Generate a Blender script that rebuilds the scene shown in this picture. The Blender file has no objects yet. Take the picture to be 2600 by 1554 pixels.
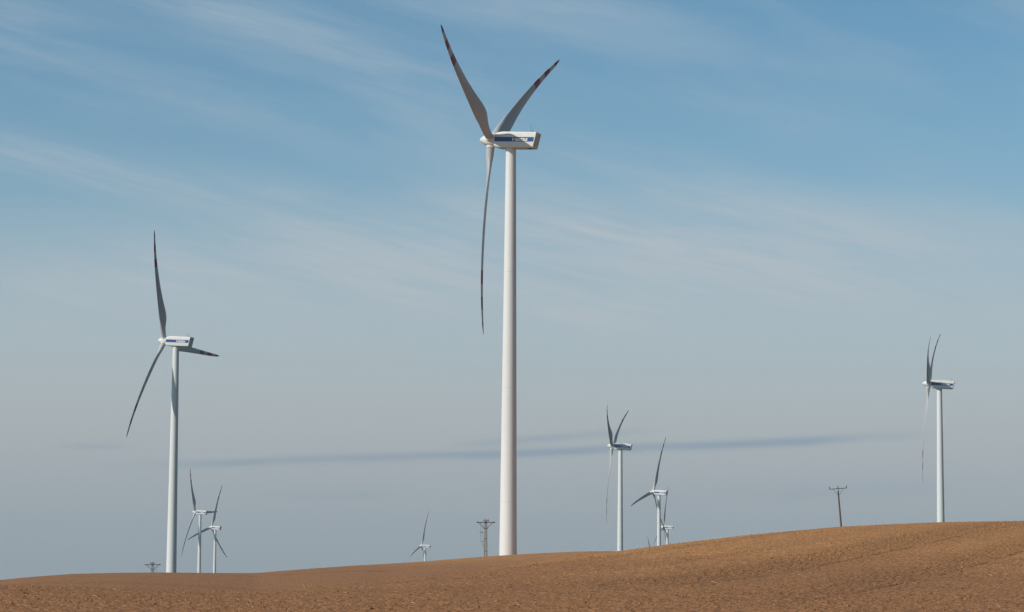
import bpy, bmesh, math, random
import numpy as np
from mathutils import Vector, Matrix
random.seed(5)
rng = np.random.default_rng(11)
R = math.radians
SC = bpy.context.scene
COL = SC.collection

# ---------------------------------------------------------------- camera
FPX, IW, IH = 6400.0, 2600.0, 1554.0
PITCH = math.atan((1440 - 777) / FPX)
ROLL = R(.41)
cp, sp = math.cos(PITCH), math.sin(PITCH)
Fv = Vector((0, cp, sp)); U0 = Vector((0, -sp, cp)); R0 = Vector((1, 0, 0))
Uv = U0 * math.cos(ROLL) - R0 * math.sin(ROLL)
Rv = R0 * math.cos(ROLL) + U0 * math.sin(ROLL)
cd = bpy.data.cameras.new('camera'); cam = bpy.data.objects.new('camera', cd); COL.objects.link(cam)
cd.sensor_width = 36; cd.lens = 36 * FPX / IW; cd.clip_start = .5; cd.clip_end = 40000
cam.matrix_world = Matrix(((Rv.x, Uv.x, -Fv.x, 0), (Rv.y, Uv.y, -Fv.y, 0), (Rv.z, Uv.z, -Fv.z, 0), (0, 0, 0, 1)))
SC.camera = cam
HAZE = 6e-5

# ---------------------------------------------------------------- light and sky
SUN_EL, SUN_L = R(35), R(56.5)          # sun behind the viewer's left shoulder
sdir = Vector((-math.sin(SUN_L) * math.cos(SUN_EL), -math.cos(SUN_L) * math.cos(SUN_EL), math.sin(SUN_EL)))
sl = bpy.data.lights.new('sun', 'SUN'); so = bpy.data.objects.new('sun', sl); COL.objects.link(so)
sl.energy = 3.5; sl.angle = R(.5); sl.color = (1, .95, .88)
so.rotation_euler = sdir.to_track_quat('Z', 'Y').to_euler(); so.location = (-50, -50, 80)

W = bpy.data.worlds.new('World'); SC.world = W; W.use_nodes = True
nt = W.node_tree; nt.nodes.clear()
def N(tree, typ, **kw):
    n = tree.nodes.new(typ)
    for k, v in kw.items(): setattr(n, k, v)
    return n
def mth(tree, op, a, b=None, c=None, clamp=False):
    n = tree.nodes.new('ShaderNodeMath'); n.operation = op; n.use_clamp = clamp
    for i, v in enumerate((a, b, c)):
        if v is None: continue
        if isinstance(v, (int, float)): n.inputs[i].default_value = v
        else: tree.links.new(v, n.inputs[i])
    return n.outputs[0]
def ramp(tree, fac, stops, interp='EASE'):
    n = tree.nodes.new('ShaderNodeValToRGB'); n.color_ramp.interpolation = interp
    e = n.color_ramp.elements
    while len(e) < len(stops): e.new(.5)
    for i, (p, c) in enumerate(stops):
        e[i].position = p; e[i].color = (c, c, c, 1) if isinstance(c, (int, float)) else (*c, 1)
    tree.links.new(fac, n.inputs[0]); return n.outputs[0]
def mixc(tree, fac, a, b, blend='MIX'):
    n = tree.nodes.new('ShaderNodeMix'); n.data_type = 'RGBA'; n.blend_type = blend
    for i, v in ((0, fac), (6, a), (7, b)):
        if isinstance(v, (int, float)): n.inputs[i].default_value = v
        elif isinstance(v, tuple): n.inputs[i].default_value = (*v, 1)
        else: tree.links.new(v, n.inputs[i])
    return n.outputs[2]
def noise(tree, vec, scale, detail=4, rough=.55, dist=0.0):
    n = tree.nodes.new('ShaderNodeTexNoise')
    n.inputs['Scale'].default_value = scale; n.inputs['Detail'].default_value = detail
    n.inputs['Roughness'].default_value = rough; n.inputs['Distortion'].default_value = dist
    if vec is not None: tree.links.new(vec, n.inputs['Vector'])
    return n.outputs[0]
def srgb(r, g, b):
    f = lambda c: c / 12.92 if c <= .04045 else ((c + .055) / 1.055) ** 2.4
    return (f(r / 255), f(g / 255), f(b / 255))
out = N(nt, 'ShaderNodeOutputWorld'); bg = N(nt, 'ShaderNodeBackground')
sky = N(nt, 'ShaderNodeTexSky', sky_type='NISHITA', sun_disc=False, sun_elevation=SUN_EL, sun_rotation=R(180) + SUN_L,
        air_density=1.0, dust_density=1.2, ozone_density=1.5, altitude=200)
tc = N(nt, 'ShaderNodeTexCoord'); sep = N(nt, 'ShaderNodeSeparateXYZ'); nt.links.new(tc.outputs['Generated'], sep.inputs[0])
dx, dy, dz = sep.outputs
STR = .08
sk = N(nt, 'ShaderNodeVectorMath', operation='SCALE'); nt.links.new(sky.outputs[0], sk.inputs[0]); sk.inputs['Scale'].default_value = STR
azm = mth(nt, 'ARCTAN2', dx, dy)                       # azimuth from straight ahead
clear = mixc(nt, 1.0, sk.outputs[0], (.70, 1.10, 1.20), 'MULTIPLY')
# thin high cloud: streaks drawn out along the wind
def streak(ang, along, across, off, detail=5, dist=.4):
    ca, sa = math.cos(ang), math.sin(ang)
    u = mth(nt, 'ADD', mth(nt, 'MULTIPLY', azm, ca), mth(nt, 'MULTIPLY', dz, sa))
    v = mth(nt, 'SUBTRACT', mth(nt, 'MULTIPLY', dz, ca), mth(nt, 'MULTIPLY', azm, sa))
    cb = N(nt, 'ShaderNodeCombineXYZ')
    nt.links.new(mth(nt, 'MULTIPLY', u, along), cb.inputs[0]); nt.links.new(mth(nt, 'MULTIPLY', v, across), cb.inputs[1]); cb.inputs[2].default_value = off
    return noise(nt, cb.outputs[0], 1.0, detail, .55, dist)
n1 = streak(R(-14), 5, 30, 3.1)
n2 = streak(R(-11), 16, 110, 7.7, 6)
n3 = streak(R(2.5), 14, 90, 1.3, 4, .5)
def wisp(a0, z0, a1, z1, sg, amt, bow=0.0, soft=.04, fuzz=.012, nz=None):
    """one band of cirrus lying between two directions (azimuth, height), with frayed edges"""
    b = (z1 - z0) / (a1 - a0); am = (a0 + a1) / 2
    line = mth(nt, 'ADD', mth(nt, 'MULTIPLY', mth(nt, 'SUBTRACT', azm, a0), b), z0)
    if bow:
        q = mth(nt, 'SUBTRACT', azm, am); line = mth(nt, 'ADD', line, mth(nt, 'MULTIPLY', mth(nt, 'MULTIPLY', q, q), bow))
    d = mth(nt, 'SUBTRACT', dz, line)
    d = mth(nt, 'ADD', d, mth(nt, 'MULTIPLY', mth(nt, 'SUBTRACT', n1 if nz is None else nz, .5), fuzz))
    g = mth(nt, 'EXPONENT', mth(nt, 'MULTIPLY', mth(nt, 'MULTIPLY', d, d), -1.0 / (2 * sg * sg)))
    e = mth(nt, 'MULTIPLY', mth(nt, 'MULTIPLY', mth(nt, 'SUBTRACT', azm, a0), 1 / soft, clamp=True), mth(nt, 'MULTIPLY', mth(nt, 'SUBTRACT', a1, azm), 1 / soft, clamp=True))
    return mth(nt, 'MULTIPLY', mth(nt, 'MULTIPLY', g, e), amt)
hz = ramp(nt, dz, [(0.0, .95), (.05, .94), (.10, .80), (.125, .54), (.15, .24), (.19, .10), (.24, .02)], 'LINEAR')
n4 = streak(R(-13), 22, 420, 4.4, 6, .25)
frag = mth(nt, 'MULTIPLY', ramp(nt, n2, [(.32, .2), (.64, 1.0)]), ramp(nt, n4, [(.3, .55), (.7, 1.0)]))
ws = None
for a in [(-.20, .240, .04, .170, .007, .24, 0, .08), (-.24, .164, -.06, .138, .006, .30), (-.20, .122, .18, .118, .014, .62, -.5, .12), (-.05, .150, .22, .098, .006, .42, 0, .08), (-.10, .108, .10, .096, .005, .35, 0, .06), (.04, .112, .24, .082, .007, .35, 0, .06), (.0, .168, .22, .108, .008, .34, 0, .08), (-.30, .215, -.10, .190, .012, .22, 0, .1),
          (-.1, .228, .10, .215, .006, .14, 0, .06), (.05, .135, .26, .125, .010, .2, 0, .08), (-.23, .105, -.10, .112, .008, .25)]:
    w_ = wisp(*a); ws = w_ if ws is None else mth(nt, 'ADD', ws, w_)
base = mth(nt, 'MULTIPLY', ramp(nt, n1, [(.42, 0.0), (.72, 1.0)]), ramp(nt, dz, [(0, .28), (.3, .28), (.6, .05)], 'LINEAR'))
cl = mth(nt, 'ADD', base, mth(nt, 'MULTIPLY', ws, frag), clamp=True)
tot = mth(nt, 'SUBTRACT', 1.0, mth(nt, 'MULTIPLY', mth(nt, 'SUBTRACT', 1.0, hz), mth(nt, 'SUBTRACT', 1.0, cl)), clamp=True)
hcol = ramp(nt, dz, [(0.0, srgb(148, 161, 169)), (.018, srgb(155, 166, 173)), (.04, srgb(166, 174, 179)), (.06, srgb(174, 181, 184)), (.09, srgb(175, 186, 192)), (.16, srgb(172, 188, 199)), (.3, srgb(172, 190, 203))], 'LINEAR')
dk = None
for a in [(-.165, .0375, .175, .0532, .0012, .92, 0, .06, .004), (-.03, .0475, .06, .0545, .0011, .65, 0, .03, .003), (-.18, .0455, -.148, .0458, .0009, .5, 0, .01, .002), (-.11, .0265, -.03, .029, .0014, .3, 0, .03, .004), (.02, .026, .2, .034, .003, .25, 0, .05, .006)]:
    w_ = wisp(*a, nz=n3); dk = w_ if dk is None else mth(nt, 'ADD', dk, w_)
hcol = mixc(nt, mth(nt, 'MULTIPLY', dk, ramp(nt, n3, [(.3, .5), (.65, 1.0)]), clamp=True), hcol, srgb(139, 155, 172))
c1 = mixc(nt, tot, clear, hcol)
c1 = mixc(nt, mth(nt, 'MULTIPLY', mth(nt, 'MULTIPLY', ws, frag), .62, clamp=True), c1, srgb(183, 192, 199))
# sky dimmed by hand right of the view and overhead, to deepen shaded sides
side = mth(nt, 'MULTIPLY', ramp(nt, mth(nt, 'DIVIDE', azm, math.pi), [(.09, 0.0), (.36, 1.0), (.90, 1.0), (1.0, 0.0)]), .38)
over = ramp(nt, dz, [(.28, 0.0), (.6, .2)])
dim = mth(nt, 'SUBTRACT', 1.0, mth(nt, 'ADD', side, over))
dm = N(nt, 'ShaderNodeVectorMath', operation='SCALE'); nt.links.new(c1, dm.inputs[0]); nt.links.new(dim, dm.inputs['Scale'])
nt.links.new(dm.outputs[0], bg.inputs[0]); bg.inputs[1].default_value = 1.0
nt.links.new(bg.outputs[0], out.inputs[0])
SC.view_settings.view_transform = 'Standard'; SC.view_settings.look = 'None'
SC.view_settings.exposure = 0.0; SC.view_settings.gamma = 1.0

# ---------------------------------------------------------------- helpers
def tag(o, label=None, cat=None, group=None, kind=None):
    for k, v in (('label', label), ('category', cat), ('group', group), ('kind', kind)):
        if v: o[k] = v
    return o
def empty(name, loc=(0, 0, 0), rz=0.0):
    o = bpy.data.objects.new(name, None); o.location = loc; o.rotation_euler = (0, 0, rz); COL.objects.link(o)
    o.empty_display_size = .5; return o
def mesh_obj(name, verts, faces, mats, parent=None, smooth=True, midx=None):
    me = bpy.data.meshes.new(name); me.from_pydata([tuple(v) for v in verts], [], faces)
    for m in (mats if isinstance(mats, (list, tuple)) else [mats]): me.materials.append(m)
    if midx: me.polygons.foreach_set('material_index', midx)
    me.polygons.foreach_set('use_smooth', [smooth] * len(me.polygons)); me.update()
    o = bpy.data.objects.new(name, me); COL.objects.link(o)
    if parent: o.parent = parent
    return o
def big_mesh(name, V, Q, mat, smooth=True, n=4):
    me = bpy.data.meshes.new(name); nv, nq = len(V), len(Q)
    me.vertices.add(nv); me.vertices.foreach_set('co', V.astype(np.float32).ravel())
    me.loops.add(nq * n); me.loops.foreach_set('vertex_index', Q.astype(np.int32).ravel())
    me.polygons.add(nq); me.polygons.foreach_set('loop_start', np.arange(0, nq * n, n, dtype=np.int32))
    me.polygons.foreach_set('use_smooth', np.full(nq, smooth)); me.update(calc_edges=True)
    me.materials.append(mat)
    o = bpy.data.objects.new(name, me); COL.objects.link(o); return o
def crease(o, deg=35):
    me = o.data; bm = bmesh.new(); bm.from_mesh(me)
    for e in bm.edges:
        e.smooth = not (len(e.link_faces) == 2 and e.calc_face_angle(0) > R(deg))
    bm.to_mesh(me); bm.free(); return o
class MB:
    def __init__(s): s.v = []; s.f = []
    def tube(s, p, q, r, r2=None, n=8, cap=True):
        p, q = Vector(p), Vector(q); r2 = r if r2 is None else r2
        d = (q - p).normalized(); a = d.orthogonal().normalized(); b = d.cross(a); i0 = len(s.v)
        for c, rr in ((p, r), (q, r2)):
            for k in range(n):
                t = 2 * math.pi * k / n; s.v.append(c + a * rr * math.cos(t) + b * rr * math.sin(t))
        for k in range(n):
            k2 = (k + 1) % n; s.f.append((i0 + k, i0 + k2, i0 + n + k2, i0 + n + k))
        if cap: s.f.append(tuple(i0 + n - 1 - k for k in range(n))); s.f.append(tuple(i0 + n + k for k in range(n)))
        return s
    def lathe(s, p, axis, prof, n=16):       # prof: (distance along axis, radius)
        p, d = Vector(p), Vector(axis).normalized(); a = d.orthogonal().normalized(); b = d.cross(a); i0 = len(s.v)
        for h, rr in prof:
            for k in range(n):
                t = 2 * math.pi * k / n; s.v.append(p + d * h + (a * math.cos(t) + b * math.sin(t)) * rr)
        for j in range(len(prof) - 1):
            for k in range(n):
                k2 = (k + 1) % n; A = i0 + j * n
                s.f.append((A + k, A + k2, A + n + k2, A + n + k))
        s.f.append(tuple(i0 + n - 1 - k for k in range(n))); e = i0 + (len(prof) - 1) * n; s.f.append(tuple(e + k for k in range(n)))
        return s
    def box(s, c, h, rot=None):
        i0 = len(s.v); M = rot or Matrix.Identity(3)
        for x in (-1, 1):
            for y in (-1, 1):
                for z in (-1, 1): s.v.append(Vector(c) + M @ Vector((x * h[0], y * h[1], z * h[2])))
        for f in ((0, 1, 3, 2), (4, 6, 7, 5), (0, 4, 5, 1), (2, 3, 7, 6), (0, 2, 6, 4), (1, 5, 7, 3)): s.f.append(tuple(i0 + k for k in f))
        return s
    def build(s, name, mat, parent=None, smooth=True, ang=35):
        o = mesh_obj(name, s.v, s.f, mat, parent, smooth)
        return crease(o, ang) if smooth else o

# ---------------------------------------------------------------- materials
def mat(name, color, rough=.5, var=0.0, vscale=1.0, bump=0.0, bscale=5.0, spec=.3, stretch=(1, 1, 1), metal=0.0):
    m = bpy.data.materials.new(name); m.use_nodes = True; t = m.node_tree; b = t.nodes['Principled BSDF']
    b.inputs['Roughness'].default_value = rough; b.inputs['Specular IOR Level'].default_value = spec; b.inputs['Metallic'].default_value = metal
    tcn = N(t, 'ShaderNodeTexCoord'); mp = N(t, 'ShaderNodeMapping'); mp.inputs['Scale'].default_value = stretch
    t.links.new(tcn.outputs['Object'], mp.inputs[0])
    n = noise(t, mp.outputs[0], vscale, 5, .6)
    lo = tuple(c * (1 - var) for c in color); hi = tuple(min(1, c * (1 + var * .5)) for c in color)
    t.links.new(ramp(t, n, [(.3, lo), (.65, hi)], 'LINEAR'), b.inputs['Base Color'])
    if bump:
        bn = N(t, 'ShaderNodeBump'); bn.inputs['Strength'].default_value = bump; bn.inputs['Distance'].default_value = .02
        t.links.new(noise(t, mp.outputs[0], bscale, 4), bn.inputs['Height']); t.links.new(bn.outputs[0], b.inputs['Normal'])
    return m
M_TOWER = mat('tower_paint', (.745, .735, .71), .45, .05, .35, stretch=(1, 1, .12), spec=.25)
M_NAC = mat('nacelle_paint', (.745, .735, .70), .4, .05, .8, spec=.3)
M_BLADE = mat('blade_gelcoat', (.48, .48, .475), .4, .04, .3, stretch=(1, 1, .3), spec=.25)
M_RED = mat('blade_red_band', (.27, .03, .045), .45, .08, .5, spec=.25)
M_TIP = mat('blade_dark_tip', (.19, .033, .045), .5, .1, .8, spec=.25)
M_SEAM = mat('flange_steel', (.62, .60, .57), .5, .1, 2)
M_BLUE = mat('blue_stripe', (.026, .072, .24), .4, .05, 1)
M_WHITE = mat('white_letters', (.80, .80, .79), .45, .03, 1)
M_DARK = mat('dark_metal', (.045, .05, .055), .55, .2, 3)
M_GREY = mat('grey_louvre', (.60, .58, .54), .6, .1, 2)
M_LAMP = mat('beacon_glass', (.55, .55, .55), .2, .1, 3)
M_STEEL = mat('galvanised_steel', (.05, .06, .068), .5, .25, 4, metal=.3)
M_CONC = mat('pole_concrete', (.27, .26, .235), .85, .3, 2.5, .3, 12, .1)
M_WOOD = mat('pole_wood', (.13, .105, .085), .9, .35, 4, .4, 9, .1, stretch=(3, 3, .4))
M_PORC = mat('insulator_porcelain', (.06, .04, .04), .3, .2, 6)
M_STRAW = mat('dry_straw', (.52, .42, .29), .8, .3, 2)
M_LEAF = mat('green_leaf', (.07, .22, .06), .6, .2, 9)

# ---------------------------------------------------------------- terrain
def px_dir(x, y):
    d = Fv + Rv * ((x - IW / 2) / FPX) - Uv * ((y - IH / 2) / FPX)
    return math.atan2(d.x, d.y), d.z / math.hypot(d.x, d.y)
#        x     near crest y  d1    ridge y  d2
PROF = [(-700, 1496, 150, 1502, 430), (-250, 1488, 150, 1490, 440), (0, 1484, 150, 1478.5, 450), (60, 1485, 150, 1471, 455), (127, 1487, 151, 1465, 460), (181, 1488, 152, 1460.5, 465),
        (308, 1492, 153, 1457, 470), (420, 1496, 154, 1456, 480), (540, 1499, 155, 1457, 490), (620, 1500, 157, 1457.5, 500), (655, 1500, 158, 1457, 505),
        (725, 1497, 162, 1450, 510), (800, 1487, 168, 1443.5, 515), (900, 1480, 175, 1437, 520), (981, 1474, 183, 1432.5, 530), (1078, 1462, 192, 1425.5, 540),
        (1235, 1446, 212, 1413.5, 555), (1344, 1432, 226, 1406.5, 565), (1420, 1420, 236, 1403, 565), (1500, 1409, 246, 1400, 565), (1570, 1401, 255, 1400, 560), (1600, 1396.5, 258, 1402, 560),
        (1640, 1391, 262, 1403, 560), (1700, 1382.5, 268, 1400, 560), (1800, 1371, 278, 1396, 560), (1900, 1359.5, 288, 1385, 560), (2000, 1350, 296, 1376, 560),
        (2135, 1337.5, 306, 1362, 560), (2240, 1332, 314, 1356, 560), (2380, 1326, 324, 1350, 560), (2500, 1324, 332, 1348, 560), (2600, 1323, 338, 1346, 560),
        (2900, 1325, 345, 1346, 560), (3500, 1345, 350, 1366, 560)]
pa = []
for x, y1, d1, y2, d2 in PROF:
    a, e1 = px_dir(x, y1); _, e2 = px_dir(x, y2); pa.append((a, e1, d1, e2, d2))
pa = [(-math.pi, -.006, 200, -.009, 500), (-1.2, -.006, 170, -.009, 480)] + pa + [(1.2, -.002, 260, -.006, 520), (math.pi, -.006, 200, -.009, 500)]
pa = np.array(pa)
# finely resampled and smoothed along azimuth
ga = np.concatenate([np.linspace(-math.pi, -.35, 120, endpoint=False), np.linspace(-.35, .35, 1401), np.linspace(.35, math.pi, 121)[1:]])
gp = [np.interp(ga, pa[:, 0], pa[:, k]) for k in range(1, 5)]
ker = np.hanning(23); ker /= ker.sum()
for g in gp: g[130:-130] = np.convolve(g, ker, 'same')[130:-130]
PD = np.array([0, 600, 950, 1140, 1450, 1930, 2256, 2600, 3168, 3700, 6000, 14000.])
PZ = np.array([2, 1.5, -11, -12, -25, -37, -47, -54, -68, -78, -115, -230.])
def herm(t, z0, m0, z1, m1, L):
    t2, t3 = t * t, t * t * t
    return z0 * (2 * t3 - 3 * t2 + 1) + m0 * L * (t3 - 2 * t2 + t) + z1 * (3 * t2 - 2 * t3) + m1 * L * (t3 - t2)
def ground0(x, y):
    x = np.asarray(x, float); y = np.asarray(y, float)
    d = np.hypot(x, y); a = np.arctan2(x, y)
    e1, d1, e2, d2 = [np.interp(a, ga, g) for g in gp]
    z1 = e1 * d1; z2 = e2 * d2; dn = 55.0
    dv = d1 + .38 * (d2 - d1); ev = np.minimum(e1, e2 - .002); zv = ev * dv - 2.6 - 12 * np.clip(e1, 0, 1) * 10
    h1 = herm(np.clip((d - dn) / (d1 - dn), 0, 1), -1.72, 0.0, z1, e1, d1 - dn)
    h2 = herm(np.clip((d - d1) / (dv - d1), 0, 1), z1, e1, zv, 0.0, dv - d1)
    h3 = herm(np.clip((d - dv) / (d2 - dv), 0, 1), zv, 0.0, z2, e2, d2 - dv)
    s = np.clip((d - d2) / 420, 0, 1); s = s * s * (3 - 2 * s)
    h4 = z2 * (1 - s) + np.minimum(np.interp(d, PD, PZ), z2 - .022 * np.maximum(d - d2, 0)) * s
    return np.where(d < d1, h1, np.where(d < dv, h2, np.where(d < d2, h3, h4)))
def hsh(ix, iy, k):
    h = (ix.astype(np.int64) * 374761393 + iy.astype(np.int64) * 668265263 + k * 1274126177) & 0xffffffff
    h = ((h ^ (h >> 13)) * 1274126177) & 0xffffffff
    return ((h ^ (h >> 16)) & 0xffffff) / float(0x1000000)
def vnoise(x, y, k=0):
    ix, iy = np.floor(x), np.floor(y); fx, fy = x - ix, y - iy
    fx = fx * fx * (3 - 2 * fx); fy = fy * fy * (3 - 2 * fy)
    a, b, c, d = hsh(ix, iy, k), hsh(ix + 1, iy, k), hsh(ix, iy + 1, k), hsh(ix + 1, iy + 1, k)
    return (a * (1 - fx) + b * fx) * (1 - fy) + (c * (1 - fx) + d * fx) * fy
def clods(x, y, cell, rmax, k, dens=1.0):
    gx, gy = x / cell, y / cell; ix, iy = np.floor(gx), np.floor(gy); o = np.zeros_like(x)
    for i in (-1, 0, 1):
        for j in (-1, 0, 1):
            jx, jy = ix + i, iy + j
            r = hsh(jx, jy, k + 2) ** 3 * rmax * (hsh(jx, jy, k + 3) < dens)
            d2_ = ((jx + hsh(jx, jy, k)) * cell - x) ** 2 + ((jy + hsh(jx, jy, k + 1)) * cell - y) ** 2
            o = np.maximum(o, np.sqrt(np.maximum(r * r - d2_, 0)))
    return o
def rowfield(x, y):      # harrow passes: straight across in front, swinging uphill on the right
    return y - 10.2 * np.logaddexp(0, (x - 8) / 3.0)
def passes_at(x, y):
    q = rowfield(x, y)
    g = np.exp(-((q - 131) / 9) ** 2) * np.clip((x - 2) / 12, 0, 1) + .9 * np.exp(-((q - 91.5) / 7) ** 2) * np.clip((x - 8) / 10, 0, 1)
    return np.clip(g * (.6 + .8 * vnoise(x * .12, y * .05, 8)) + .7 * np.clip((vnoise(q * .07, x * .01, 5) - .52) * 4, 0, 1), 0, 1.2)
def relief(x, y, want_moist_pitshade=False):
    q = rowfield(x, y) + .5 * (vnoise(x * .3, y * .12, 9) - .5)
    d = np.hypot(x, y)
    a = .05 * (vnoise(x * .9, y * .9, 1) - .5) + .05 * (vnoise(x * 2.6, y * 2.6, 2) - .5) + .055 * (vnoise(x * 6, y * 6, 3) - .5) + .03 * (vnoise(x * 11, y * 11, 4) - .5)
    p = vnoise(x * .045 + 3, y * .03, 21)                       # where the tilth is rougher
    pas = passes_at(x, y)
    rough = np.clip((p - .35) * 2.0, .3, 1) + .5 * pas
    pit = clods(x, y, .34, .125, 51, .6) * (.45 + .55 * rough)
    pit = np.maximum(pit, 1.3 * clods(x * .55, y, 1.0, .26, 61, .45) * np.clip((vnoise(x * .12, y * .2, 62) - .4) * 3, 0, 1))
    a = a + clods(x, y, .22, .06, 31) * rough + clods(x, y, .7, .095, 41, .3) * rough - pit * .9
    fur = np.maximum(np.sin(q * 2 * math.pi / 1.6), 0) ** 3
    fl = .25 + 1.0 * pas
    a = a - fur * .05 * fl
    wheel = np.exp(-((q - 116.5) / .8) ** 2) * np.clip((x - 5) / 6, 0, 1) + np.exp(-((q - 85.2) / .8) ** 2) * np.clip((x - 8) / 6, 0, 1) + .8 * np.exp(-((q - 109.5) / .45) ** 2) * (x < 5) + .6 * np.exp(-((q - 105.5) / .4) ** 2) * (x < 0)
    wheel = wheel * np.clip(vnoise(x * .5, y * .35, 71) * 2.2 - .35, 0, 1)
    a = a - .07 * wheel
    a = a + .18 * (vnoise(x * .035, y * .035, 6) - .5) * np.clip((d - 60) / 60, 0, 1)
    if want_moist_pitshade: return a, np.clip(fur * pas * .85 + .45 * wheel + .12 * pas + np.clip(pit * 12, 0, 1.1), 0, 1.2)  # damp furrows and wheel lines, plus shade painted into the pits
    return a
def gz(x, y):
    x = np.asarray(x, float); y = np.asarray(y, float)
    return ground0(x, y) + relief(x, y)

AZW = .245
az_l = np.linspace(-math.pi, -AZW, 46)[:-1]; az_c = np.linspace(-AZW, AZW, 1250); az_r = np.linspace(AZW, math.pi, 46)[1:-1]
azs = np.concatenate([az_l, az_c, az_r]); NA = len(azs)
rad = [1.0]
while rad[-1] < 6500:
    r_ = rad[-1]
    rad.append(r_ + (r_ * .12 if r_ < 55 else r_ * .02 if r_ < 80 else r_ * .00125 if r_ < 345 else r_ * .0018 if r_ < 575 else r_ * .03))
rad = np.array(rad); NR = len(rad)
AA, RR_ = np.meshgrid(azs, rad)
GX, GY = RR_ * np.sin(AA), RR_ * np.cos(AA)
REL, MOIST_PITSHADE = relief(GX, GY, True)
GZ = ground0(GX, GY) + REL
V = np.stack([GX.ravel(), GY.ravel(), GZ.ravel()], 1)
V = np.vstack([V, [[0, 0, -1.72]]])
I = np.arange(NR * NA).reshape(NR, NA); J = np.roll(I, -1, axis=1)
Q = np.stack([I[:-1].ravel(), J[:-1].ravel(), J[1:].ravel(), I[1:].ravel()], 1)[:, ::-1]
# centre fan folded into quads with a doubled corner is avoided: the first ring is one small polygon
def soil_material():
    m = bpy.data.materials.new('ploughed_soil'); m.use_nodes = True; t = m.node_tree; b = t.nodes['Principled BSDF']
    b.inputs['Roughness'].default_value = .95; b.inputs['Specular IOR Level'].default_value = .08
    g = N(t, 'ShaderNodeNewGeometry'); P = g.outputs['Position']
    n_big = noise(t, P, .03, 4, .5, .6)
    n_mid = noise(t, P, .5, 4, .6)
    n_fine = noise(t, P, 4.5, 5, .75)
    sp_ = N(t, 'ShaderNodeSeparateXYZ'); t.links.new(P, sp_.inputs[0])
    # the thin soil on the hill is drier and more ochre than the soil in the hollow
    hi = ramp(t, mth(t, 'ADD', mth(t, 'MULTIPLY', mth(t, 'ADD', sp_.outputs[2], 1.4), .24), mth(t, 'MULTIPLY', mth(t, 'SUBTRACT', n_big, .5), 1.3)), [(.1, 0.0), (.75, 1.0)])
    c = mixc(t, hi, (.40, .194, .090), (.58, .282, .112))
    c = mixc(t, ramp(t, n_mid, [(.35, .45), (.65, 0.0)]), c, (.33, .162, .074))
    c = mixc(t, ramp(t, n_fine, [(.38, .75), (.56, 0.0)]), c, (.13, .066, .034))
    c = mixc(t, ramp(t, noise(t, P, 9.0, 3, .6), [(.62, 0.0), (.76, .4)]), c, (.54, .34, .19))
    an = N(t, 'ShaderNodeAttribute', attribute_name='moist_pitshade')
    c = mixc(t, mth(t, 'MULTIPLY', an.outputs['Fac'], .7), c, (.095, .050, .024))  # darkens damp furrows; the pits' shade is put into the colour too
    # beyond the ridge, out of sight, dark crops added to cut bounced light
    ln = N(t, 'ShaderNodeVectorMath', operation='LENGTH'); t.links.new(P, ln.inputs[0])
    far = mth(t, 'MULTIPLY', mth(t, 'SUBTRACT', ln.outputs['Value'], 600.0), .05, clamp=True)
    # the same added dark ground past the sides and behind the viewer
    ax = mth(t, 'MULTIPLY', mth(t, 'SUBTRACT', mth(t, 'ABSOLUTE', sp_.outputs[0]), 150.0), .5, clamp=True)
    ay = mth(t, 'MULTIPLY', mth(t, 'SUBTRACT', -40.0, sp_.outputs[1]), .5, clamp=True)
    far = mth(t, 'MAXIMUM', far, mth(t, 'MAXIMUM', ax, ay))
    c = mixc(t, far, c, mixc(t, ramp(t, noise(t, P, .004, 2), [(.45, 0.0), (.55, 1.0)]), (.035, .05, .02), (.07, .06, .04)))
    t.links.new(c, b.inputs['Base Color'])
    bp = N(t, 'ShaderNodeBump'); bp.inputs['Strength'].default_value = .9; bp.inputs['Distance'].default_value = .05
    t.links.new(noise(t, P, 7.0, 6, .75), bp.inputs['Height']); t.links.new(bp.outputs[0], b.inputs['Normal'])
    return m
M_SOIL = soil_material()
gfield = big_mesh('ground', V, Q, M_SOIL)
tag(gfield, kind='structure')
at = gfield.data.attributes.new('moist_pitshade', 'FLOAT', 'POINT'); at.data.foreach_set('value', np.append(MOIST_PITSHADE.ravel(), 0).astype(np.float32))
fan = [(len(V) - 1, k, (k + 1) % NA) for k in range(0, NA)]
bm = bmesh.new(); bm.from_mesh(gfield.data); bm.verts.ensure_lookup_table()
for f in fan: bm.faces.new([bm.verts[k] for k in (f[0], f[2], f[1])])
bm.to_mesh(gfield.data); bm.free()

# loose clods and straw lying on the soil, both uncountable
def ico():
    bm = bmesh.new(); bmesh.ops.create_icosphere(bm, subdivisions=1, radius=1)
    v = np.array([x.co[:] for x in bm.verts]); f = np.array([[q.index for q in p.verts] for p in bm.faces]); bm.free(); return v, f
iv, jf = ico()
NC = 42000
aa = rng.uniform(-.22, .22, NC * 2); dd = 88 * (350 / 88) ** rng.uniform(0, 1, NC * 2)
cx, cy = dd * np.sin(aa), dd * np.cos(aa)
keep = (rng.uniform(0, 1, NC * 2) < np.clip((vnoise(cx * .045 + 3, cy * .03, 21) - .25) * 1.8, .12, 1) * (.35 + .65 * passes_at(cx, cy)))
cx, cy, dd = cx[keep][:NC], cy[keep][:NC], dd[keep][:NC]; n_ = len(cx)
cs = (.014 + .05 * rng.uniform(0, 1, n_) ** 7) * (.75 + dd / 330)
cz = gz(cx, cy)
th = rng.uniform(0, 6.283, n_)
sc = rng.uniform(.65, 1.35, (n_, 1, 3)) * np.array([1.15, 1.15, .8]) * cs[:, None, None]
P3 = iv[None] * (1 + rng.uniform(-.22, .22, (n_, 12, 1))) * sc
ct, st = np.cos(th)[:, None], np.sin(th)[:, None]
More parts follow.
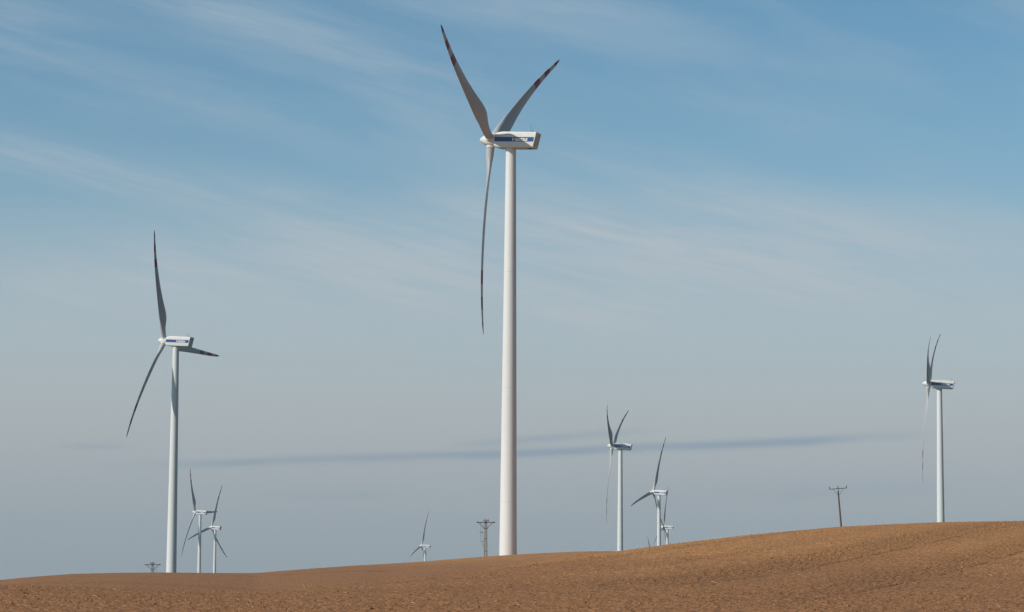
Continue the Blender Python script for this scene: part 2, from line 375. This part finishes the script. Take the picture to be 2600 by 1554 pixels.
X3 = P3[:, :, 0] * ct - P3[:, :, 1] * st + cx[:, None]; Y3 = P3[:, :, 0] * st + P3[:, :, 1] * ct + cy[:, None]; Z3 = P3[:, :, 2] + cz[:, None] + cs[:, None] * .25
VC = np.stack([X3.ravel(), Y3.ravel(), Z3.ravel()], 1); FC = (jf[None] + (np.arange(n_) * 12)[:, None, None]).reshape(-1, 3)
clo = big_mesh('soil_clods', VC, FC, M_SOIL, smooth=False, n=3)
tag(clo, 'crumbly brown soil clods strewn over the harrowed field', 'soil clods', kind='stuff')

mb = MB()
for i in range(330):
    d = 90 + 75 * random.random() ** 1.3 if i < 250 else random.uniform(100, 230)
    a = random.uniform(-.215, .215) if i > 90 else random.uniform(-.215, .02)
    x, y = d * math.sin(a), d * math.cos(a); z = float(gz(x, y)) + .015
    L = random.uniform(.05, .16) if random.random() < .85 else random.uniform(.2, .38)
    h = random.uniform(0, 6.283); up = random.uniform(0, .35) if random.random() < .8 else random.uniform(.6, 1.2)
    p0 = Vector((x, y, z)); v = Vector((math.cos(h) * math.cos(up), math.sin(h) * math.cos(up), math.sin(up)))
    p1 = p0 + v * L * .55; p2 = p1 + (v + Vector((random.uniform(-.4, .4), random.uniform(-.4, .4), -.25))).normalized() * L * .45
    r = random.uniform(.006, .012); mb.tube(p0, p1, r, n=4).tube(p1, p2, r, r * .6, n=4)
st_ = mb.build('straw_litter', M_STRAW, smooth=False)
tag(st_, 'pale broken straw and stalk ends littering the soil', 'straw', kind='stuff')

# ---------------------------------------------------------------- wind turbines
OV, HH, TILT = 4.9, 95.0, R(5.8)
NTILT = R(3.2)          # the housing sits flatter than the shaft
def tower_mesh(parent):
    prof = []
    rt, rb = 1.17, 2.0
    seams = [12.0, 38.0, 64.6]
    zs = [-9.0, 0.0] + seams + [HH - 2.0]
    rr = lambda z: rb + (rt - rb) * z / (HH - 2)
    z = -9.0; prof.append((z, rr(z)))
    for s in seams:
        prof += [(s - .05, rr(s)), (s - .045, rr(s) - .008), (s + .045, rr(s) - .008), (s + .05, rr(s))]
    prof += [(HH - 1.6, rr(HH - 2))]
    o = MB().lathe((0, 0, 0), (0, 0, 1), prof, 64).build('tower', M_TOWER, parent)
    for s in seams:
        r0 = rr(s)
        MB().lathe((0, 0, s), (0, 0, 1), [(-.035, r0 - .05), (-.035, r0 - .004), (.035, r0 - .004), (.035, r0 - .05)], 64).build('flange_joint', M_SEAM, o)
    return o
def rrect(w, zb, zt, rc, n=5):
    pts = []
    for cxx, czz, a0 in ((w - rc, zt - rc, 0), (-(w - rc), zt - rc, 90), (-(w - rc), zb + rc, 180), (w - rc, zb + rc, 270)):
        for k in range(n): a = R(a0 + 90 * k / (n - 1)); pts.append((cxx + rc * math.cos(a), czz + rc * math.sin(a)))
    return pts
def nacelle_mesh(parent):
    # stations along the shaft: x, half width, bottom, top, corner radius, backward shear per metre of height
    S = [(3.55, 1.05, -1.15, 1.0, .5, 0), (3.68, 1.30, -1.4, 1.22, .5, 0), (3.6, 1.55, -1.62, 1.42, .5, 0), (3.2, 1.68, -1.80, 1.56, .45, 0), (2.5, 1.70, -1.92, 1.74, .42, 0), (1.6, 1.70, -1.95, 1.84, .40, 0),
         (0, 1.70, -1.95, 1.84, .38, 0), (-2.5, 1.70, -1.95, 1.82, .36, 0), (-5.2, 1.70, -1.93, 1.78, .34, .08), (-6.32, 1.69, -1.90, 1.74, .32, .2), (-6.38, 1.64, -1.85, 1.69, .30, .2), (-6.42, 1.5, -1.70, 1.55, .25, .2)]
    v, f = [], []; n = None
    for x, w, zb, zt, rc, sh in S:
        P = rrect(w, zb, zt, rc); n = len(P)
        for y, z in P: v.append((x - z * sh, y, z))
    for j in range(len(S) - 1):
        for k in range(n): k2 = (k + 1) % n; f.append((j * n + k, j * n + k2, (j + 1) * n + k2, (j + 1) * n + k))
    f.append(tuple(range(n))[::-1]); e = (len(S) - 1) * n; f.append(tuple(e + k for k in range(n)))
    o = crease(mesh_obj('nacelle', v, f, M_NAC, parent), 28)
    o.location = (0, 0, HH + .24); o.rotation_euler = (0, -NTILT, 0)
    # grey rear panel
    pv, pf = [], []
    for dxx in (.0, -.03):
        for y, z in rrect(1.38, -1.56, 1.41, .2): pv.append((-6.425 + dxx - z * .2, y, z))
    m_ = len(pv) // 2
    for k in range(m_): k2 = (k + 1) % m_; pf.append((k, k2, m_ + k2, m_ + k))
    pf.append(tuple(m_ + k for k in range(m_)))
    crease(mesh_obj('rear_panel', pv, pf, M_GREY, o), 28)
    # underside hatch
    MB().box((-4.9, .2, -1.95), (.45, .5, .03)).build('service_hatch', M_DARK, o)
    # blue stripe on each side, set slightly proud
    for s in (1, -1):
        zb, zt = -.54, .52
        xs0 = 3.45; y0, y1 = 1.69, 1.708
        v = []
        for y in (y0, y1):
            v += [(xs0, s * y, zb), (xs0, s * y, zt), (-6.12 - zt * .18, s * y, zt), (-6.12 - zb * .18, s * y, zb)]
        f = [(0, 1, 2, 3), (4, 7, 6, 5), (0, 4, 5, 1), (1, 5, 6, 2), (2, 6, 7, 3), (3, 7, 4, 0)]
        if s < 0: f = [q[::-1] for q in f]
        mesh_obj('stripe', v, f, M_BLUE, o, smooth=False)
        bmL = bmesh.new(); xcur = 0.0
        for word, kx, kz in (('V', 1.0, .98), ('estas', 1.06, 1.22)):      # small letters stand almost as tall as the capital
            cu = bpy.data.curves.new('lettering', 'FONT'); cu.body = word; cu.size = 1.08; cu.shear = .28; cu.extrude = .006; cu.offset = .03
            to = bpy.data.objects.new('lettering_source', cu); COL.objects.link(to); bpy.context.view_layer.update()
            dg = bpy.context.evaluated_depsgraph_get(); m1 = bpy.data.meshes.new_from_object(to.evaluated_get(dg)); bpy.data.objects.remove(to)
            xa = min(q.co.x for q in m1.vertices); xb = max(q.co.x for q in m1.vertices)
            for q in m1.vertices: q.co = ((q.co.x - xa) * kx + xcur, q.co.y * kz, q.co.z)
            bmL.from_mesh(m1); xcur += (xb - xa) * kx - .16; bpy.data.meshes.remove(m1)
        me = bpy.data.meshes.new('lettering'); bmL.to_mesh(me); bmL.free(); me.materials.append(M_WHITE)
        w_ = max(q.co.x for q in me.vertices); k_ = 3.85 / w_
        for q in me.vertices:
            tx, tz, ty = q.co.x * k_, q.co.y - .38, q.co.z
            if s > 0: q.co = (-.85 - tx, 1.716 + ty, tz)
            else: q.co = (-4.7 + tx, -1.716 - ty, tz)
        if s < 0: pass
        me.name = 'lettering'; lo = bpy.data.objects.new('lettering', me); COL.objects.link(lo); lo.parent = o
    # roof gear
    zt = 1.77
    w = MB(); w.tube((-5.05, .9, zt - .05), (-5.05, .9, zt + 1.75), .035, .02, 6).tube((-5.05, .9, zt + .35), (-5.72, .9, zt + .3), .03, n=6)
    w.tube((-5.4, .9, zt - .05), (-5.4, .9, zt + .34), .03, n=6).tube((-5.05, .72, zt + 1.1), (-5.05, 1.08, zt + 1.1), .02, n=5).lathe((-5.05, 1.08, zt + 1.1), (0, 0, 1), [(-.02, .02), (0, .07), (.1, .07), (.12, .02)], 8)
    w.build('wind_sensor_mast', M_DARK, o)
    w = MB(); w.tube((-5.72, .9, zt - .05), (-5.72, .9, zt + 1.15), .035, .015, 6); w.build('lightning_rod', M_DARK, o)
    w = MB(); w.lathe((-5.98, .9, zt - .1), (0, 0, 1), [(0, .10), (.2, .10), (.2, .16), (.42, .18), (.56, .11), (.6, .03)], 14); w.build('warning_light', M_LAMP, o)
    w = MB(); w.lathe((0, 0, -2.30), (0, 0, 1), [(-.18, 1.165), (.0, 1.19), (.5, 1.19)], 40); w.build('yaw_collar', M_TOWER, o)
    return o
def hub_mesh(parent):
    prof = [(-1.28, 1.30), (-1.25, 1.42), (-.9, 1.50), (-.2, 1.53), (.5, 1.50), (.98, 1.36), (1.45, 1.16), (1.9, .90), (2.02, .82), (2.03, .80), (2.045, .80), (2.05, .81), (2.3, .64), (2.55, .42), (2.72, .22), (2.8, .04)]
    o = MB().lathe((0, 0, 0), (1, 0, 0), prof, 48).build('hub', M_NAC, parent, ang=50)
    o.location = (OV * math.cos(TILT), 0, HH + OV * math.sin(TILT)); return o
def collar_mesh():
    o = MB().lathe((0, 0, 0), (0, 0, 1), [(.8, 1.05), (1.58, 1.04), (1.66, 1.04), (1.68, .93), (1.7, .9)], 36).build('blade_collar', M_NAC); return o
BL = [(1.6, 1.84, 1.84, 20), (3.0, 1.84, 1.84, 20), (4.2, 1.98, 1.74, 20), (5.5, 2.36, 1.50, 19.5), (7.0, 2.92, 1.26, 18), (8.5, 3.38, 1.06, 16), (10, 3.60, .94, 14), (12, 3.52, .82, 12), (14.5, 3.2, .71, 9.8),
      (17.5, 2.86, .60, 7.4), (21, 2.52, .51, 5.2), (25, 2.2, .44, 3.2), (29, 1.9, .37, 1.4), (32.4, 1.68, .37, -.5), (35.3, 1.50, .33, -1.6), (38.2, 1.30, .29, -2.6), (41.2, 1.06, .24, -3.2), (43.0, .84, .19, -3.2), (44.1, .56, .11, -2), (44.7, .34, .07, -2), (45.0, .08, .03, -2)]
BANDS = [(30.15, 33.3), (36.2, 39.2)]
PITCHB = R(7.0)
def blade_mesh():
    rs = np.array([b[0] for b in BL]); st = sorted(set(list(np.concatenate([rs, np.linspace(2, 44, 50), [30.15, 33.3, 36.2, 39.2, 42.1]]))))
    n = 28; v = []; f = []; mi = []
    for r in st:
        c, th, tw = [float(np.interp(r, rs, [b[k] for b in BL])) for k in (1, 2, 3)]
        ang = R(tw) + PITCHB
        bl = min(1, max(0, (r - 3.0) / 5.5)); bl = bl * bl * (3 - 2 * bl)
        q0 = .5 + (.27 - .5) * bl
        off = 1.08 * (r / 45) - 2.53 * (r / 45) ** 3          # upwind cone, bent back by the load
        for k in range(n):
            t = 2 * math.pi * k / n; q = .5 - .5 * math.cos(t)
            yc = .5 * math.sin(t) * th
            tn = 2.6 * (.2969 * math.sqrt(q) - .126 * q - .3516 * q * q + .2843 * q ** 3 - .1036 * q ** 4) / .2600
            ya = math.copysign(tn * .5 * th * .77, math.sin(t)) if 0 < k < n and k != n // 2 else 0.0
            ya -= -.0
            camb = -.03 * c * 4 * q * (1 - q)                     # bulge towards the lee side
            yy = yc * (1 - bl) + (ya + camb) * bl
            cc = (q0 - q) * c
            v.append((off + cc * math.sin(ang) + yy * math.cos(ang), cc * math.cos(ang) - yy * math.sin(ang), r))
    for j in range(len(st) - 1):
        rm = (st[j] + st[j + 1]) / 2; m = 0
        if any(a < rm < b for a, b in BANDS): m = 1
        if rm > 42.1: m = 2
        for k in range(n):
            k2 = (k + 1) % n; f.append((j * n + k, j * n + k2, (j + 1) * n + k2, (j + 1) * n + k)); mi.append(m)
    f.append(tuple(range(n))[::-1]); mi.append(0); e = (len(st) - 1) * n; f.append(tuple(e + k for k in range(n))); mi.append(2)
    o = mesh_obj('blade', v, f, [M_BLADE, M_RED, M_TIP], None, True, mi)
    bm = bmesh.new(); bm.from_mesh(o.data); bmesh.ops.recalc_face_normals(bm, faces=bm.faces); bm.to_mesh(o.data); bm.free()
    crease(o, 50); return o

proto = empty('wind_turbine')
P_t = tower_mesh(proto); P_n = nacelle_mesh(proto); P_h = hub_mesh(proto)
P_b = blade_mesh(); P_c = collar_mesh()
hubloc = (OV * math.cos(TILT), 0, HH + OV * math.sin(TILT))
P_b.parent = proto; P_b.location = hubloc; P_c.parent = P_h
for k in range(3):
    c = P_c if k == 0 else P_c.copy()
    if k: COL.objects.link(c)
    b = P_b if k == 0 else P_b.copy()
    b.cycles.shadow_terminator_geometry_offset = 0.0
    if k: COL.objects.link(b)
def set_rotor(root, az):
    k = 0
    for ch in root.children:
        if ch.name.startswith('blade'):
            ch.rotation_euler = (-(az + k * 2 * math.pi / 3), -TILT, 0); k += 1
        elif ch.name.startswith('hub'):
            ch.rotation_euler = (-az, -TILT, 0)
            for i, cc in enumerate(ch.children): cc.rotation_euler = (-i * 2 * math.pi / 3, 0, 0)
def copy_tree(o, parent=None):
    c = o.copy(); COL.objects.link(c); c.parent = parent
    for ch in list(o.children): copy_tree(ch, c)
    return c
TURB = [  # X, Y, hub Z, yaw, rotor azimuth, label
    (-0.5, 574.5, 97.7, 19.9, 65.4, 'nearest and largest white wind turbine, in the middle, one blade hanging straight down'),
    (-127.1, 950.8, 83.9, 19.3, 27.6, 'second largest white wind turbine, on the left behind the low ridge, one blade straight up'),
    (-276.9, 2256.6, 46.5, 17.8, 31.9, 'distant turbine just right of the big left tower, one blade pointing level right'),
    (-301.6, 2586.3, 37.6, 26.8, 347.3, 'distant small turbine with one blade reaching left behind its taller neighbour'),
    (-105.5, 3144.1, 24.8, 17.0, 347.6, 'tiny far turbine sunk low behind the slope, left of the double-post power pole'),
    (62.9, 1449.6, 69.2, 11.4, 61.4, 'mid-distance turbine right of the largest one, rotor nearly edge-on, two blades in a V'),
    (113.3, 1928.9, 57.2, 26.3, 345.2, 'distant turbine with one blade stretched out to the left, in front of a smaller turbine'),
    (169.2, 2725, 43.6, 17.4, 356.3, 'small far turbine half hidden behind the tower of the turbine in front of it'),
    (193.6, 1137.9, 83.4, 12.2, 66.1, 'rightmost white turbine, rising from behind the hill crest with its rotor edge-on'),
    (207.2, 3600, 14.1, 24, 47, 'turbine almost wholly hidden by the hill, only one dark blade tip showing above the soil'),
]
for i, (x, y, hz_, yaw, az, lab) in enumerate(TURB):
    o = proto if i == 0 else copy_tree(proto)
    o.location = (x, y, hz_ - HH); o.rotation_euler = (0, 0, math.atan2(math.sin(R(yaw)), -math.cos(R(yaw))))
    set_rotor(o, R(az))
    tag(o, lab, 'wind turbine', 'white three-bladed wind turbines')

# ---------------------------------------------------------------- power poles
def insulator(mb, p, up=1, h=.42, r=.06):
    mb.lathe(p, (0, 0, up), [(0, r * .5), (h * .15, r * .5), (h * .2, r * 1.2), (h * .35, r * .7), (h * .45, r * 1.15), (h * .6, r * .65), (h * .7, r * 1.0), (h * .9, r * .6), (h, r * .3)], 8)
def double_pole():
    root = empty('power_pole')
    H = 11.5
    for s, l0 in ((-1, .36), (1, .30)):
        m = MB(); m.lathe((s * .31, 0, -2), (s * -.011, 0, 1), [(0, .205), (H + 1.9, .135)], 14)
        m.build('post', M_CONC, root)
    m = MB(); m.box((0, -.2, H - .62), (2.15, .06, .085)); m.box((0, .2, H - .62), (2.15, .06, .085)); m.build('crossarm', M_STEEL, root)
    m = MB(); m.box((.1, 0, H - .28), (.68, .09, .07)); m.tube((.1, 0, H - .6), (.1, 0, H - .2), .09); m.build('top_bracket', M_STEEL, root)
    for x in (-.4, .1, .55):
        m = MB(); insulator(m, (x, 0, H - .22), 1, .5, .085); m.build('insulator', M_PORC, root)
    for s in (-1, 1):
        for y, xo, dzz in ((-.2, 1.85, 0), (.2, 1.5, .22)):
            m = MB(); m.tube((s * xo, y, H - .66), (s * .3, y * .9, H - 2.0 + dzz), .038, n=6); m.build('brace', M_STEEL, root)
        m = MB(); m.lathe((s * 1.72, 0, H - .5), (s, 0, 0), [(0, .04), (.06, .1), (.16, .06), (.22, .1), (.34, .06), (.4, .1), (.46, .03)], 8); m.build('strain_insulator', M_PORC, root)
    m = MB()
    for z, w in ((H - 2.02, .52), (H - 4.4, .34), (H - 7.3, .36), (.9, .4)): m.box((0, 0, z), (w, .16, .06))
    m.build('clamp', M_STEEL, root)
    # switch gear hanging beside the posts
    m = MB()
    m.tube((-1.32, -.1, H - 2.9), (-.6, -.1, H - 2.9), .045, n=6)
    for x in (-1.27, -.68): m.lathe((x, -.1, H - 3.03), (0, 0, 1), [(0, .05), (.08, .1), (.18, .1), (.26, .05)], 8)
    m.tube((-1.12, -.1, H - 5.0), (-.3, -.1, H - 5.0), .04, n=6)
    for a_, b_ in (((-1.2, -.1, H - .7), (-1.27, -.1, H - 2.9)), ((-1.27, -.1, H - 2.9), (-1.1, -.1, H - 5.0)), ((-1.1, -.1, H - 5.0), (-.45, -.1, H - 6.3)), ((-.75, -.1, H - 1.2), (-.8, -.1, H - 2.9)), ((-.8, -.1, H - 2.9), (-.58, -.1, H - 5.0)), ((-.58, -.1, H - 5.0), (-.42, -.1, H - 6.2))):
        m.tube(a_, b_, .022, n=5)
    m.build('switch_linkage', M_STEEL, root)
    return root
def place_at(px, py, d):           # point at ground distance d on the sight line through a pixel column
    a, e = px_dir(px, py); return d * math.sin(a), d * math.cos(a), e * d
dp = double_pole()
x, y, z = place_at(1233.5, 1322, 590)
dp.location = (x, y, z - 11.3)
tag(dp, 'concrete double-post power pole with braced crossarm, beside the nearest turbine tower', 'power pole', 'double-post power poles')
d2_ = copy_tree(dp)
x, y, z = place_at(387.5, 1430, 700)
d2_.location = (x, y, z - 11.3); d2_.rotation_euler = (0, 0, R(180))
tag(d2_, 'double-post power pole sunk behind the left ridge so only its crossarm and post tops show', 'power pole', 'double-post power poles')
def single_pole():
    root = empty('power_pole'); H = 10.0
    m = MB(); m.lathe((0, 0, -1.5), (0, 0, 1), [(0, .21), (H + 1.25, .14), (H + 1.3, .08)], 14); m.build('post', M_WOOD, root)
    m = MB(); m.box((0, -.15, H + .22), (1.66, .06, .06)); m.build('crossarm', M_STEEL, root)
    m = MB(); m.box((0, -.12, H - .05), (.05, .03, .4)); m.build('bracket', M_STEEL, root)
    for s in (-1, 1):
        m = MB(); m.tube((s * 1.03, -.15, H + .2), (s * .08, -.13, H - 1.0), .032, n=6); m.build('brace', M_STEEL, root)
    for xx in (-1.62, 0, 1.62):
        m = MB(); insulator(m, (xx, -.15, H + .2), 1, .52, .085); m.build('insulator', M_PORC, root)
    return root
spole = single_pole()
D3 = 480
x, y, z = place_at(2127.5, 1241, D3)
spole.rotation_euler = (0, R(-4.7), R(4))
top = Matrix.Rotation(R(4), 3, 'Z') @ Matrix.Rotation(R(-4.7), 3, 'Y') @ Vector((0, 0, 10.2))
spole.location = (x - top.x, y - top.y, z - top.z)
tag(spole, 'lone wooden power pole leaning left behind the hill crest, T-shaped crossarm with braces', 'power pole')

# ---------------------------------------------------------------- air
hm = bpy.data.materials.new('haze_air'); hm.use_nodes = True; t = hm.node_tree; t.nodes.clear()
ho = N(t, 'ShaderNodeOutputMaterial'); pv = N(t, 'ShaderNodeVolumePrincipled')
pv.inputs['Color'].default_value = (.86, .91, .97, 1); pv.inputs['Density'].default_value = HAZE; pv.inputs['Anisotropy'].default_value = 0.0
t.links.new(pv.outputs[0], ho.inputs['Volume'])
hb = MB(); hb.box((0, 0, 0), (6700, 6700, 147)); hz_o = hb.build('haze', hm, smooth=False)
hz_o.location = (0, 0, 14)
tag(hz_o, 'thin pale haze in the air over the fields', 'haze', kind='stuff')

# ---------------------------------------------------------------- seedling
def ray_ground(px, py):
    a, e = px_dir(px, py); ds = np.linspace(60, 350, 6000)
    zz = ground0(ds * math.sin(a), ds * math.cos(a)); k = int(np.argmax(zz - e * ds > 0)); return ds[k] * math.sin(a), ds[k] * math.cos(a)
x, y = ray_ground(1810, 1530)
sd = empty('seedling', (x, y, float(gz(x, y))))
m = MB(); m.tube((0, 0, -.03), (0, 0, .09), .008, .005, 6); m.build('stem', M_LEAF, sd)
for k in range(7):
    a = k * 2.4; L = random.uniform(.07, .11); v = Vector((math.cos(a), math.sin(a), random.uniform(.5, 1.1))).normalized(); s_ = Vector((-math.sin(a), math.cos(a), 0)) * .032
    p = Vector((0, 0, .04)); q = p + v * L * .55; t = p + v * L - Vector((0, 0, .01)); up = Vector((0, 0, .004))
    vs = [p, q + s_, t, q - s_, p + up, q + s_ + up, t + up, q - s_ + up]
    mesh_obj('leaf', vs, [(3, 2, 1, 0), (4, 5, 6, 7), (0, 1, 5, 4), (1, 2, 6, 5), (2, 3, 7, 6), (3, 0, 4, 7)], M_LEAF, sd)
tag(sd, 'single small green seedling growing in the bare soil', 'seedling')
